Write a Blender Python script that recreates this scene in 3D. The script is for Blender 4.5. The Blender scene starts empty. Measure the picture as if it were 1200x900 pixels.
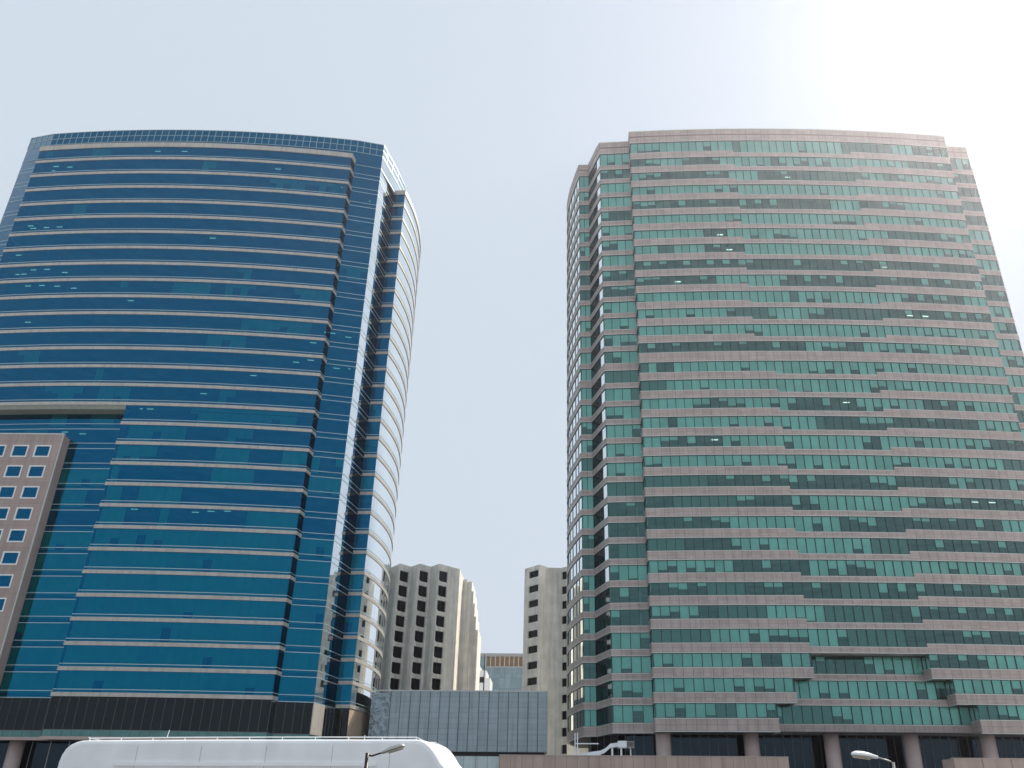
import bpy, bmesh, math, random
from collections import defaultdict
from mathutils import Vector
random.seed(7)
sc = bpy.context.scene
col = sc.collection
HAZE_DENSITY = .00024
G = -2.4                      # street level; the camera's eye is the origin
R_ = math.radians

# ------------------------------------------------------------------ materials
def new_mat(name):
    m = bpy.data.materials.new(name); m.use_nodes = True
    nt = m.node_tree; nt.nodes.clear()
    out = nt.nodes.new('ShaderNodeOutputMaterial')
    return m, nt, out

def N(nt, t, **kw):
    n = nt.nodes.new(t)
    for k, v in kw.items(): setattr(n, k, v)
    return n

def plain(name, colr, rough=.6, metal=0., var=.12, scale=1.5, bump=0., streak=0., spec=.5):
    """base colour with soft blotches (and optional vertical rain streaks)"""
    m, nt, out = new_mat(name); L = nt.links
    p = N(nt, 'ShaderNodeBsdfPrincipled')
    p.inputs['Roughness'].default_value = rough; p.inputs['Metallic'].default_value = metal
    p.inputs['Specular IOR Level'].default_value = spec
    g = N(nt, 'ShaderNodeNewGeometry')
    n1 = N(nt, 'ShaderNodeTexNoise'); n1.inputs['Scale'].default_value = scale; n1.inputs['Detail'].default_value = 5
    L.new(g.outputs['Position'], n1.inputs['Vector'])
    mr = N(nt, 'ShaderNodeMapRange'); mr.inputs[1].default_value = .3; mr.inputs[2].default_value = .7
    mr.inputs[3].default_value = 1 - var; mr.inputs[4].default_value = 1 + var
    L.new(n1.outputs['Fac'], mr.inputs[0])
    last = mr.outputs[0]
    if streak:
        mp = N(nt, 'ShaderNodeMapping'); mp.inputs['Scale'].default_value = (1.3, 1.3, .07)
        L.new(g.outputs['Position'], mp.inputs['Vector'])
        n2 = N(nt, 'ShaderNodeTexNoise'); n2.inputs['Scale'].default_value = 1.; n2.inputs['Detail'].default_value = 4
        L.new(mp.outputs[0], n2.inputs['Vector'])
        m2 = N(nt, 'ShaderNodeMapRange'); m2.inputs[1].default_value = .35; m2.inputs[2].default_value = .7
        m2.inputs[3].default_value = 1.06; m2.inputs[4].default_value = 1 - streak
        L.new(n2.outputs['Fac'], m2.inputs[0])
        mu = N(nt, 'ShaderNodeMath', operation='MULTIPLY'); L.new(last, mu.inputs[0]); L.new(m2.outputs[0], mu.inputs[1])
        last = mu.outputs[0]
    vm = N(nt, 'ShaderNodeVectorMath', operation='SCALE'); vm.inputs[0].default_value = colr[:3]
    L.new(last, vm.inputs['Scale']); L.new(vm.outputs[0], p.inputs['Base Color'])
    if bump:
        b = N(nt, 'ShaderNodeBump'); b.inputs['Strength'].default_value = bump; b.inputs['Distance'].default_value = .05
        L.new(n1.outputs['Fac'], b.inputs['Height']); L.new(b.outputs[0], p.inputs['Normal'])
    L.new(p.outputs[0], out.inputs[0])
    return m

def panelled(name, colr, rough=.45, joint=.035, dark=.45, var=.10, rows=1, metal=0., vjoint=None, vdark=None):
    """cladding panels: joints from the UV map (one U unit is one panel), each panel a slightly different tone"""
    m, nt, out = new_mat(name); L = nt.links
    p = N(nt, 'ShaderNodeBsdfPrincipled'); p.inputs['Roughness'].default_value = rough; p.inputs['Metallic'].default_value = metal
    uv = N(nt, 'ShaderNodeUVMap'); sx = N(nt, 'ShaderNodeSeparateXYZ'); L.new(uv.outputs[0], sx.inputs[0])
    def fract(sock, mul=1.):
        a = N(nt, 'ShaderNodeMath', operation='MULTIPLY'); L.new(sock, a.inputs[0]); a.inputs[1].default_value = mul
        b = N(nt, 'ShaderNodeMath', operation='FRACT'); L.new(a.outputs[0], b.inputs[0])
        c = N(nt, 'ShaderNodeMath', operation='FLOOR'); L.new(a.outputs[0], c.inputs[0])
        return b.outputs[0], c.outputs[0]
    fu, iu = fract(sx.outputs[0]); fv, iv = fract(sx.outputs[1], rows)
    def less(s, t):
        a = N(nt, 'ShaderNodeMath', operation='LESS_THAN'); L.new(s, a.inputs[0]); a.inputs[1].default_value = t; return a.outputs[0]
    ju = less(fu, joint); jv = less(fv, joint if vjoint is None else vjoint)
    mx = N(nt, 'ShaderNodeMath', operation='MAXIMUM'); L.new(ju, mx.inputs[0]); L.new(jv, mx.inputs[1])
    if vdark is not None:      # fainter horizontal joints
        sc_ = N(nt, 'ShaderNodeMath', operation='MULTIPLY'); L.new(jv, sc_.inputs[0]); sc_.inputs[1].default_value = vdark; L.new(sc_.outputs[0], mx.inputs[1])
    cv = N(nt, 'ShaderNodeCombineXYZ'); L.new(iu, cv.inputs[0]); L.new(iv, cv.inputs[1])
    g = N(nt, 'ShaderNodeNewGeometry'); sg = N(nt, 'ShaderNodeSeparateXYZ'); L.new(g.outputs['Position'], sg.inputs[0])
    fl = N(nt, 'ShaderNodeMath', operation='MULTIPLY'); L.new(sg.outputs[2], fl.inputs[0]); fl.inputs[1].default_value = .2778
    ff = N(nt, 'ShaderNodeMath', operation='FLOOR'); L.new(fl.outputs[0], ff.inputs[0]); L.new(ff.outputs[0], cv.inputs[2])
    wn = N(nt, 'ShaderNodeTexWhiteNoise', noise_dimensions='3D'); L.new(cv.outputs[0], wn.inputs['Vector'])
    n1 = N(nt, 'ShaderNodeTexNoise'); n1.inputs['Scale'].default_value = .35; n1.inputs['Detail'].default_value = 6
    L.new(g.outputs['Position'], n1.inputs['Vector'])
    ad = N(nt, 'ShaderNodeMath', operation='ADD'); L.new(wn.outputs['Value'], ad.inputs[0]); L.new(n1.outputs['Fac'], ad.inputs[1])
    mr = N(nt, 'ShaderNodeMapRange'); mr.inputs[1].default_value = .2; mr.inputs[2].default_value = 1.8
    mr.inputs[3].default_value = 1 - var; mr.inputs[4].default_value = 1 + var; L.new(ad.outputs[0], mr.inputs[0])
    jm = N(nt, 'ShaderNodeMapRange'); jm.inputs[3].default_value = 1.; jm.inputs[4].default_value = dark; L.new(mx.outputs[0], jm.inputs[0])
    mp = N(nt, 'ShaderNodeMapping'); mp.inputs['Scale'].default_value = (1.6, 1.6, .12); L.new(g.outputs['Position'], mp.inputs['Vector'])
    n2 = N(nt, 'ShaderNodeTexNoise'); n2.inputs['Scale'].default_value = 1.; n2.inputs['Detail'].default_value = 5; L.new(mp.outputs[0], n2.inputs['Vector'])
    sm = N(nt, 'ShaderNodeMapRange'); sm.inputs[1].default_value = .42; sm.inputs[2].default_value = .72; sm.inputs[3].default_value = 1.04; sm.inputs[4].default_value = .82; L.new(n2.outputs['Fac'], sm.inputs[0])
    m0 = N(nt, 'ShaderNodeMath', operation='MULTIPLY'); L.new(mr.outputs[0], m0.inputs[0]); L.new(sm.outputs[0], m0.inputs[1])
    mu = N(nt, 'ShaderNodeMath', operation='MULTIPLY'); L.new(m0.outputs[0], mu.inputs[0]); L.new(jm.outputs[0], mu.inputs[1])
    vm = N(nt, 'ShaderNodeVectorMath', operation='SCALE'); vm.inputs[0].default_value = colr[:3]
    L.new(mu.outputs[0], vm.inputs['Scale']); L.new(vm.outputs[0], p.inputs['Base Color'])
    L.new(p.outputs[0], out.inputs[0])
    return m

def coated_glass(name, tint, through, mirror, rough=.02, ior=1.5, wav=.0, sheen=.72):
    """tinted pane: part mirror, part see-through; the mirror grows towards grazing view"""
    m, nt, out = new_mat(name); L = nt.links
    t = N(nt, 'ShaderNodeBsdfTransparent'); t.inputs[0].default_value = (*through, 1)
    p = N(nt, 'ShaderNodeBsdfPrincipled'); p.inputs['Metallic'].default_value = 1.
    p.inputs['Base Color'].default_value = (*tint, 1); p.inputs['Roughness'].default_value = rough
    f = N(nt, 'ShaderNodeFresnel'); f.inputs[0].default_value = ior
    mr = N(nt, 'ShaderNodeMapRange'); mr.inputs[1].default_value = .0; mr.inputs[2].default_value = .7
    mr.inputs[3].default_value = mirror; mr.inputs[4].default_value = 1.
    L.new(f.outputs[0], mr.inputs[0])
    mx = N(nt, 'ShaderNodeMixShader'); L.new(mr.outputs[0], mx.inputs[0]); L.new(t.outputs[0], mx.inputs[1]); L.new(p.outputs[0], mx.inputs[2])
    if wav:
        g = N(nt, 'ShaderNodeNewGeometry')
        n1 = N(nt, 'ShaderNodeTexNoise'); n1.inputs['Scale'].default_value = .55; n1.inputs['Detail'].default_value = 1
        L.new(g.outputs['Position'], n1.inputs['Vector'])
        b = N(nt, 'ShaderNodeBump'); b.inputs['Strength'].default_value = wav; b.inputs['Distance'].default_value = .02
        L.new(n1.outputs['Fac'], b.inputs['Height']); L.new(b.outputs[0], p.inputs['Normal'])
    # clear outer face: the untinted sheen takes over towards grazing view
    lw = N(nt, 'ShaderNodeLayerWeight'); lw.inputs[0].default_value = .5
    pw = N(nt, 'ShaderNodeMapRange', interpolation_type='SMOOTHSTEP'); L.new(lw.outputs['Facing'], pw.inputs[0])
    pw.inputs[1].default_value = .40; pw.inputs[2].default_value = sheen; pw.inputs[3].default_value = 0.; pw.inputs[4].default_value = .94
    gl = N(nt, 'ShaderNodeBsdfGlossy'); gl.inputs['Roughness'].default_value = .03; gl.inputs[0].default_value = (.93, .97, .98, 1)
    m2 = N(nt, 'ShaderNodeMixShader'); L.new(pw.outputs[0], m2.inputs[0]); L.new(mx.outputs[0], m2.inputs[1]); L.new(gl.outputs[0], m2.inputs[2])
    L.new(m2.outputs[0], out.inputs[0])
    return m

def lamp_mat(name, colr, s):
    m, nt, out = new_mat(name)
    e = N(nt, 'ShaderNodeEmission'); e.inputs[0].default_value = (*colr, 1); e.inputs[1].default_value = s
    nt.links.new(e.outputs[0], out.inputs[0]); return m

M = dict(
    blue_glass=coated_glass('blue_glass', (.002, .145, .30), (.18, .80, .66), .56, wav=.25),
    green_glass=coated_glass('green_glass', (.26, .52, .50), (.62, .97, .89), .16, ior=1.5, wav=.2),
    dark_glass=coated_glass('dark_glass', (.05, .06, .065), (.10, .13, .14), .45, wav=.1),
    painted_refl_glass=coated_glass('painted_refl_glass', (.010, .055, .095), (.02, .10, .15), .30, wav=.1, sheen=2.6),  # dark reflection of the return wall put into the pane colour
    base_glass=coated_glass('base_glass', (.04, .06, .075), (.10, .15, .18), .5, wav=.1),
    teal_panel=plain('teal_panel', (.07, .20, .19), .25, var=.2, scale=.8),
    beige_band=panelled('beige_band', (.42, .40, .37), .42, joint=.025, dark=.75, var=.06),
    line_metal=plain('line_metal', (.36, .50, .54), .35, .3, .05),
    grid_metal=plain('grid_metal', (.24, .36, .40), .4, .3, .08),
    granite=panelled('granite', (.39, .328, .308), .40, joint=.05, dark=.55, var=.13, rows=2, vjoint=.06),
    granite_plain=plain('granite_plain', (.40, .315, .29), .45, var=.10, scale=.6),
    cornice=plain('cornice', (.27, .18, .17), .5, var=.1, scale=.6),
    stone_wall=panelled('stone_wall', (.40, .305, .255), .4, joint=.05, dark=.55, var=.12),
    base_stone=plain('base_stone', (.52, .39, .29), .5, var=.08, scale=.5),
    trim=plain('trim', (.50, .52, .50), .4, .2, .06),
    mullion=plain('mullion', (.020, .045, .045), .4, .3, .05),
    blind=plain('blind', (.70, .77, .78), .8, var=.10, scale=.35),
    blind_cool=plain('blind_cool', (.58, .66, .65), .8, var=.10, scale=.35),
    blind_pale=plain('blind_pale', (.80, .84, .78), .8, var=.10, scale=.35),
    blind_dark=plain('blind_dark', (.16, .19, .19), .8, var=.10, scale=.35),
    interior=plain('interior', (.30, .31, .30), .8, var=.35, scale=.22),
    roof=plain('roof', (.30, .29, .28), .9),
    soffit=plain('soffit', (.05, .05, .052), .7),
    olive=plain('olive', (.20, .22, .18), .6),
    annex_stone=panelled('annex_stone', (.335, .265, .242), .55, joint=.02, dark=.8, var=.08, rows=1),
    white_frame=plain('white_frame', (.72, .74, .74), .4, var=.04),
    concrete=plain('concrete', (.76, .74, .69), .85, var=.12, scale=.5, bump=.2, streak=.20),
    concrete_dark=plain('concrete_dark', (.20, .19, .175), .85, var=.12),
    window_dark=coated_glass('window_dark', (.05, .06, .075), (.12, .14, .16), .25, wav=.2, sheen=1.6),
    metal_panel=panelled('metal_panel', (.30, .37, .40), .34, joint=.10, dark=.35, var=.10, rows=11, metal=.25, vjoint=.16, vdark=.16),
    crinkle=plain('crinkle', (.22, .27, .30), .2, .9, .4, 1.3, bump=5.),
    pale_panel=panelled('pale_panel', (.42, .50, .50), .3, joint=.05, dark=.5, var=.08),
    far_glass=panelled('far_glass', (.25, .34, .38), .25, joint=.05, dark=.75, var=.18, rows=1, metal=.3),
    louvre=plain('louvre', (.42, .25, .12), .6, var=.15),
    white_paint=plain('white_paint', (.82, .84, .86), .5, var=.05, scale=1.2, streak=.04),
    white_bright=plain('white_bright', (.86, .88, .89), .25, var=.03),
    black_metal=plain('black_metal', (.02, .02, .022), .45, .2, .1),
    grey_metal=plain('grey_metal', (.42, .42, .40), .38, .5, .1, 6),
    lens=plain('lens', (.50, .46, .36), .2, var=.12, scale=8),
    faint_metal=plain('faint_metal', (.10, .11, .115), .4, .3, .1),
    tyre=plain('tyre', (.02, .02, .02), .9),
    tube_light=lamp_mat('tube_light', (1., .96, .90), 1.9),
    tube_light_dim=lamp_mat('tube_light_dim', (1., .72, .72), 1.25),
    asphalt=plain('asphalt', (.05, .05, .052), .9, var=.2, scale=.8, bump=.2),
    paving=plain('paving', (.50, .485, .46), .85, var=.15, scale=.5),  # unseen ground, made pale to bounce fill light up the shaded fronts
    kerb=plain('kerb', (.38, .37, .35), .8),
    paint=plain('paint', (.75, .75, .72), .7),
)

# ------------------------------------------------------------------ mesh helpers
OFF = {}
class MB:
    def __init__(s): s.v, s.f, s.uv, s.second = [], [], [], []
    def quad(s, a, b, c, d, uv=None):
        i = len(s.v); s.v += [a, b, c, d]; s.f.append((i, i+1, i+2, i+3))
        s.uv += list(uv) if uv else [(0.5, .5)]*4
    def poly(s, pts, uv=None):
        i = len(s.v); s.v += list(pts); s.f.append(tuple(range(i, i+len(pts)))); s.uv += list(uv) if uv else [(.5, .5)]*len(pts)
    def box(s, x0, x1, y0, y1, z0, z1, M_=None):
        P = [(x, y, z) for x in (x0, x1) for y in (y0, y1) for z in (z0, z1)]
        if M_: P = [M_(p) for p in P]
        w, h, d = abs(x1-x0), abs(z1-z0), abs(y1-y0)
        for idx, (a, b) in (((0, 4, 5, 1), (w, h)), ((6, 2, 3, 7), (w, h)), ((4, 6, 7, 5), (d, h)), ((2, 0, 1, 3), (d, h)), ((1, 5, 7, 3), (w, d)), ((2, 6, 4, 0), (w, d))):
            s.quad(*[P[i] for i in idx], uv=[(.5, .5)]*4)
    def tube(s, pts, r, n=8, cap=True):
        pts = [Vector(p) for p in pts]
        rs = r if isinstance(r, (list, tuple)) else [r]*len(pts)
        rings = []
        up = Vector((0, 0, 1))
        for i, p in enumerate(pts):
            t = (pts[min(i+1, len(pts)-1)] - pts[max(i-1, 0)]).normalized()
            a = t.cross(up) if abs(t.dot(up)) < .95 else t.cross(Vector((0, 1, 0)))
            a.normalize(); b = t.cross(a)
            rings.append([tuple(p + rs[i]*(a*math.cos(q) + b*math.sin(q))) for q in [2*math.pi*j/n for j in range(n)]])
        base = len(s.v)
        for rg in rings: s.v += rg
        def face(ix): s.f.append(ix); s.uv.extend([(.5, .5)]*len(ix))
        for i in range(len(rings)-1):
            for j in range(n):
                face((base+i*n+j, base+i*n+(j+1) % n, base+(i+1)*n+(j+1) % n, base+(i+1)*n+j))
        if cap:
            face(tuple(base+j for j in range(n))[::-1]); face(tuple(base+(len(rings)-1)*n+j for j in range(n)))
    def build(s, name, mat, parent=None, smooth=False, weld=False, kind=None, mat2=None):
        off = OFF.get(parent.name, Vector((0, 0, 0))) if parent else Vector((0, 0, 0))
        me = bpy.data.meshes.new(name)
        me.from_pydata([(v[0]-off[0], v[1]-off[1], v[2]-off[2]) for v in s.v], [], s.f)
        ul = me.uv_layers.new(name='UVMap'); k = 0
        flat = [c for t in s.uv for c in t]
        if len(flat) == 2*len(me.loops): ul.data.foreach_set('uv', flat)
        if smooth: me.polygons.foreach_set('use_smooth', [True]*len(me.polygons))
        if s.second:
            me.materials.append(M[mat]); me.materials.append(M[mat2])
            for i in s.second: me.polygons[i].material_index = 1
        if weld:
            bm = bmesh.new(); bm.from_mesh(me); bmesh.ops.remove_doubles(bm, verts=bm.verts, dist=.002); bm.to_mesh(me); bm.free()
        if not s.second: me.materials.append(M[mat] if isinstance(mat, str) else mat)
        me.update()
        o = bpy.data.objects.new(name, me); col.objects.link(o)
        if parent: o.parent = parent; OFF[o.name] = off
        if kind: o['kind'] = kind
        return o

def thing(name, label, cat, loc, group=None):
    o = bpy.data.objects.new(name, None); col.objects.link(o); o.location = loc
    OFF[o.name] = Vector(loc); o['label'] = label; o['category'] = cat
    if group: o['group'] = group
    return o

def struct(o): o['kind'] = 'structure'; return o

def arc(p0, p1, sag, n):
    """n+1 points, bulging to the right-hand side of p0->p1"""
    p0, p1 = Vector(p0), Vector(p1); d = p1-p0; c = d.length; t = d/c; nr = Vector((t.y, -t.x))
    R = (c*c/4+sag*sag)/(2*sag); ctr = (p0+p1)/2 - nr*(R-sag); h = math.asin(c/2/R)
    out = []
    for i in range(n+1):
        a = -h + 2*h*i/n
        q = ctr + R*(nr*math.cos(a) + t*math.sin(a)); out.append((q.x, q.y))
    return out

def line(p0, p1, n): return [(p0[0]+(p1[0]-p0[0])*i/n, p0[1]+(p1[1]-p0[1])*i/n) for i in range(n+1)]

class Outline:
    def __init__(s): s.p, s.t, s.idx = [], [], []
    def add(s, pts, typ, i0=0):
        if not s.p: s.p.append(pts[0])
        for i, q in enumerate(pts[1:]): s.p.append(q); s.t.append(typ); s.idx.append(i0+i)
        return s
    def close(s):
        if (Vector(s.p[0])-Vector(s.p[-1])).length < 1e-3: s.p.pop()
        else: s.t.append('back'); s.idx.append(0)
        n = len(s.p); s.n = n; s.m = []
        for i in range(n):
            a, b, c = Vector(s.p[i-1]), Vector(s.p[i]), Vector(s.p[(i+1) % n])
            t1, t2 = (b-a).normalized(), (c-b).normalized()
            n1, n2 = Vector((t1.y, -t1.x)), Vector((t2.y, -t2.x))
            s.m.append((n1+n2)/max(.35, 1+n1.dot(n2)))
        return s
    def pt(s, i, off): i %= s.n; return (s.p[i][0]+s.m[i].x*off, s.p[i][1]+s.m[i].y*off)
    def ring(s, off): return [s.pt(i, off) for i in range(s.n)]

def seg_quad(mb, o, i, off, z0, z1, inset=0., jit=0., uv=None):
    a, b = o.pt(i, off), o.pt(i+1, off)
    if inset:
        d = Vector((b[0]-a[0], b[1]-a[1])); ln = d.length
        if ln > 2.5*inset:
            u = d/ln*inset; a = (a[0]+u.x, a[1]+u.y); b = (b[0]-u.x, b[1]-u.y)
    d = Vector((b[0]-a[0], b[1]-a[1])).normalized(); nx, ny = d.y, -d.x
    j = [random.uniform(-jit, jit) for _ in range(4)] if jit else [0]*4
    P = [(a[0]+nx*j[0], a[1]+ny*j[0], z0), (b[0]+nx*j[1], b[1]+ny*j[1], z0), (b[0]+nx*j[2], b[1]+ny*j[2], z1), (a[0]+nx*j[3], a[1]+ny*j[3], z1)]
    mb.quad(*P, uv=uv)

def seg_box(mb, o, i, off0, off1, z0, z1, endl=False, endr=False, back=False):
    a0, b0, a1, b1 = o.pt(i, off0), o.pt(i+1, off0), o.pt(i, off1), o.pt(i+1, off1)
    u = i
    mb.quad((*a1, z0), (*b1, z0), (*b1, z1), (*a1, z1), uv=[(u, 0), (u+1, 0), (u+1, .999), (u, .999)])
    mb.quad((*a1, z1), (*b1, z1), (*b0, z1), (*a0, z1))
    mb.quad((*a0, z0), (*b0, z0), (*b1, z0), (*a1, z0))
    if endl: mb.quad((*a0, z0), (*a1, z0), (*a1, z1), (*a0, z1))
    if endr: mb.quad((*b1, z0), (*b0, z0), (*b0, z1), (*b1, z1))
    if back: mb.quad((*b0, z0), (*a0, z0), (*a0, z1), (*b0, z1))

def vbar(mb, o, i, w, off0, off1, z0, z1):
    """a mullion at outline vertex i"""
    p = Vector(o.p[i % o.n]); nr = o.m[i % o.n].normalized(); t = Vector((-nr.y, nr.x))
    c0, c1 = p+nr*off0, p+nr*off1
    A, B, C_, D = c1-t*w/2, c1+t*w/2, c0+t*w/2, c0-t*w/2
    mb.quad((*A, z0), (*B, z0), (*B, z1), (*A, z1)); mb.quad((*B, z0), (*C_, z0), (*C_, z1), (*B, z1)); mb.quad((*D, z0), (*A, z0), (*A, z1), (*D, z1))
    mb.quad((*A, z1), (*B, z1), (*C_, z1), (*D, z1)); mb.quad((*D, z0), (*C_, z0), (*B, z0), (*A, z0))

def slab(mb, ring, z0, z1):
    mb.poly([(x, y, z1) for x, y in ring]); mb.poly([(x, y, z0) for x, y in ring[::-1]])
    n = len(ring)
    for i in range(n):
        a, b = ring[i], ring[(i+1) % n]
        mb.quad((*a, z0), (*b, z0), (*b, z1), (*a, z1))

FRONT_Y = 150.
def runs(n, lo=2, hi=9):
    r = []
    while len(r) < n:
        s = random.random(); d = random.uniform(.25, .9)
        r += [(s, d)]*random.randint(lo, hi)
    return r[:n]

# ================================================================== blue glass tower
ZL0 = 114.816
def zL(k): return ZL0 - 3.6*k
CXL = -73.05
def mir(p): return (2*CXL-p[0], p[1])
def outline_L(bay=True, left=True):
    o = Outline()
    A, B = (-109.7, 135.3), (-104.4, 134.05)
    o.add(line(A, B, 4), 'flush')
    full = arc((-104.4, 132.05), (-41.7, 133.4), 2.1, 46)
    fl = arc((-104.4, 134.05), (-41.45, 135.35), 2.05, 46)
    if not bay: o.add(fl, 'flush')
    elif left:
        o.add([B, full[0]], 'bayret').add(full, 'bay').add([full[-1], fl[-1]], 'bayret')
    else:
        o.add(fl[:24], 'flush').add([fl[23], full[23]], 'bayret').add(full[23:], 'bay', 23).add([full[-1], fl[-1]], 'bayret')
    C = (-36.3, 136.65)
    o.add(line(fl[-1], C, 4), 'flush')
    SD = line(C, (-35., 145.), 6)
    SC = [C, (-35.85, 138.9), (-35.2, 141.8), (-34.6, 145.), (-34.05, 149.), (-33.7, 153.), (-33.55, 157.5), (-33.65, 162.), (-33.9, 166.), (-34.3, 170.), (-35., 174.), (-36.8, 178.5)]
    if bay:
        o.add(SD[:4], 'flush').add(SD[3:], 'painted_refl')  # rear half of this flank wears the painted dark reflection
        sb = arc((-32.6, 144.9), (-33.1, 170.), 1.35, 18)
        o.add(line((-35., 145.), sb[0], 2), 'ret').add(sb, 'sbay').add(line(sb[-1], (-35.4, 170.2), 2), 'ret')
        o.add(line((-35.4, 170.2), (-36.8, 178.5), 6), 'flush')
    else: o.add(SC, 'flush')
    o.add(arc((-36.8, 178.5), mir((-36.8, 178.5)), 2., 44), 'back')
    if bay:
        o.add(line(mir((-36.8, 178.5)), mir((-35.4, 170.2)), 6), 'flush')
        sl = [mir(q) for q in sb[::-1]]
        o.add(line(mir((-35.4, 170.2)), sl[0], 2), 'ret').add(sl, 'sbay').add(line(sl[-1], mir((-35., 145.)), 2), 'ret')
        o.add(line(mir((-35., 145.)), A, 6), 'flush')
    else: o.add([mir(q) for q in SC[:0:-1]] + [A], 'flush')
    return o.close()
LF, LR, LH = outline_L(), outline_L(left=False), outline_L(bay=False)
BAYT = ('bay', 'sbay', 'ret', 'bayret')

towL = thing('glass_tower', 'dark blue mirror glass office tower with thin pale beige bands', 'tower', (CXL, 155, G))
Z_BOT_L, Z_TOP_BAY, Z_ROOF_L, Z_REC = 14.0, 119.1, 124.5, 60.0
slabs = MB()
def sec_L(o, i):
    x, y = (o.p[i][0]+o.p[(i+1) % o.n][0])/2, o.p[i][1]
    return 'front' if -104.6 < x < -41.5 and y < 137.5 else 'right' if x > CXL and y < 179 else 'rest'
n_lamp = 0
for k in range(0, 29):
    z0, z1 = zL(k), zL(k-1) if k else 118.0
    o = LF if k <= 15 else LR
    win, ban, tra, bli = (defaultdict(MB) for _ in range(4))
    rr = runs(o.n, 1, 5); pb = .05 if k < 8 else .10 if k < 14 else .2 if k < 18 else .5 if k < 22 else 1.1; shaded = set()
    for i in range(o.n):
        t = o.t[i]; b = t in BAYT or t == 'back'; q = sec_L(o, i)
        if b:
            seg_quad(win[q], o, i, 0, z0+.58, z1, jit=.004)
            if t == 'bayret': win[q].second.append(len(win[q].f)-1)  # bay returns darkened by pane colour too
            seg_box(ban[q], o, i, -.05, .12, z0+.004, z0+.58, endl=o.t[i-1] == 'flush', endr=o.t[(i+1) % o.n] == 'flush')
            seg_box(tra[q], o, i, -.02, .05, z0+.94, z0+1.04)
        else:
            seg_quad(win[q], o, i, 0, z0, z1, jit=.004)
            if t == 'painted_refl': win[q].second.append(len(win[q].f)-1)
            seg_box(tra[q], o, i, -.02, .05, z0-.055, z0+.055)
            seg_box(tra[q], o, i, -.02, .05, z0+.93, z0+1.03)
        if o.p[i][1] < FRONT_Y and rr[i][0] < pb:
            part = random.random() < (.05 if k >= 19 else .3)
            seg_quad(bli[q, 'blind_cool' if k < 18 else 'blind' if rr[i][1] < .45 else 'blind_pale'], o, i, -.28, max(z0+.66, z1-.1-(rr[i][1]*2.4 if part else 9.)), z1-.02, inset=.01); shaded.add(i)
    wins = {}
    for q in win:
        w = wins[q] = win[q].build('window_band', 'blue_glass', towL, mat2='painted_refl_glass')
        if tra[q].f: tra[q].build('transom', 'line_metal', w, weld=True)
        for v in ('blind', 'blind_cool', 'blind_pale'):
            if bli[q, v].f: bli[q, v].build('blind', v, w, kind='stuff')
        if ban[q].f: ban[q].build('spandrel_band', 'beige_band', towL, weld=True)
    # short runs of ceiling lamps that show through the glass on some floors
    cand = [i for i in range(o.n) if o.t[i] in ('bay', 'flush') and o.p[i][1] < 137.4 and i not in shaded]
    for _ in range(random.choice([0, 1, 1, 2, 2]) if k < 22 else 0 if not cand else random.choice([0, 0, 1])):
        a = random.choice(cand)
        for j in range(random.randint(1, 5)):
            i = a + 2*j
            if i not in cand or n_lamp > 90: continue
            off = -random.choice([1.4, 1.8, 2.6]); p, q_ = o.pt(i, off), o.pt(i+1, off)
            d = Vector((q_[0]-p[0], q_[1]-p[1]))*.8; n_lamp += 1
            mb = MB(); mb.box(0, 1, 0, .16, z1+.2, z1+.26, lambda w, p=p, d=d: (p[0]+d.x*w[0], p[1]+d.y*w[0]+w[1], w[2]))
            mb.build('ceiling_lamp', 'tube_light_dim', wins[sec_L(o, i)], weld=True)
    slab(slabs, o.ring(-.4), z0+.3, z0+.62)
slab(slabs, LF.ring(-.4), 118.25, 118.6)
slabs.box(-101, -45, 143, 170, Z_BOT_L, 118.2)
slabs.build('interior_core', 'interior', towL)
# big top band of the bay, screen storey and roof
mbs = defaultdict(MB)
for i in range(LF.n):
    if LF.t[i] in BAYT: seg_box(mbs[sec_L(LF, i)], LF, i, -.05, .16, 118.0, Z_TOP_BAY, LF.t[i-1] == 'flush', LF.t[(i+1) % LF.n] == 'flush')
for q in mbs: mbs[q].build('bay_cornice', 'beige_band', towL, weld=True)
mb = MB(); mb.poly([(x, y, Z_TOP_BAY-.01) for x, y in LF.ring(-.02)]); mb.build('bay_roof', 'roof', towL)
win, grid = MB(), MB()
for i in range(LH.n):
    seg_quad(win, LH, i, 0, 118.0, Z_ROOF_L, jit=.003)
    for z in (118.0, 121.35, 122.9, 124.38): seg_box(grid, LH, i, -.02, .07, z-.07, z+.07)
    vbar(grid, LH, i, .11, -.02, .075, 121.35, 124.4)
w = win.build('parapet_glazing', 'blue_glass', towL); grid.build('grid_frame', 'grid_metal', w)
mb = MB(); slab(mb, LH.ring(-.35), 123.4, 123.7); mb.build('roof', 'roof', towL)
mb = MB(); slab(mb, LH.ring(-.02), 117.97, 118.2); mb.build('crown_soffit', 'line_metal', towL)
mb = MB()
for i in range(LH.n): seg_box(mb, LH, i, -.3, -.02, 118.7, 124.35, back=True)
mb.build('parapet_wall', 'concrete_dark', towL)
# soffit of the upper bay over the cut-away
mb = MB()
for i in range(LF.n):
    if LF.t[i] == 'bay' and LF.idx[i] < 23: seg_box(mb, LF, i, -.10, .04, Z_REC, zL(15)+.002, LF.idx[i] == 0, LF.idx[i] == 22)
    if LF.t[i] == 'bayret' and LF.p[i][0] < -100: seg_box(mb, LF, i, -.10, .04, Z_REC, zL(15)+.002)
mb.poly([(x, y, Z_REC+.01) for x, y in LF.ring(-.02)][::-1])
mb.build('bay_soffit', 'olive', towL)
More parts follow.
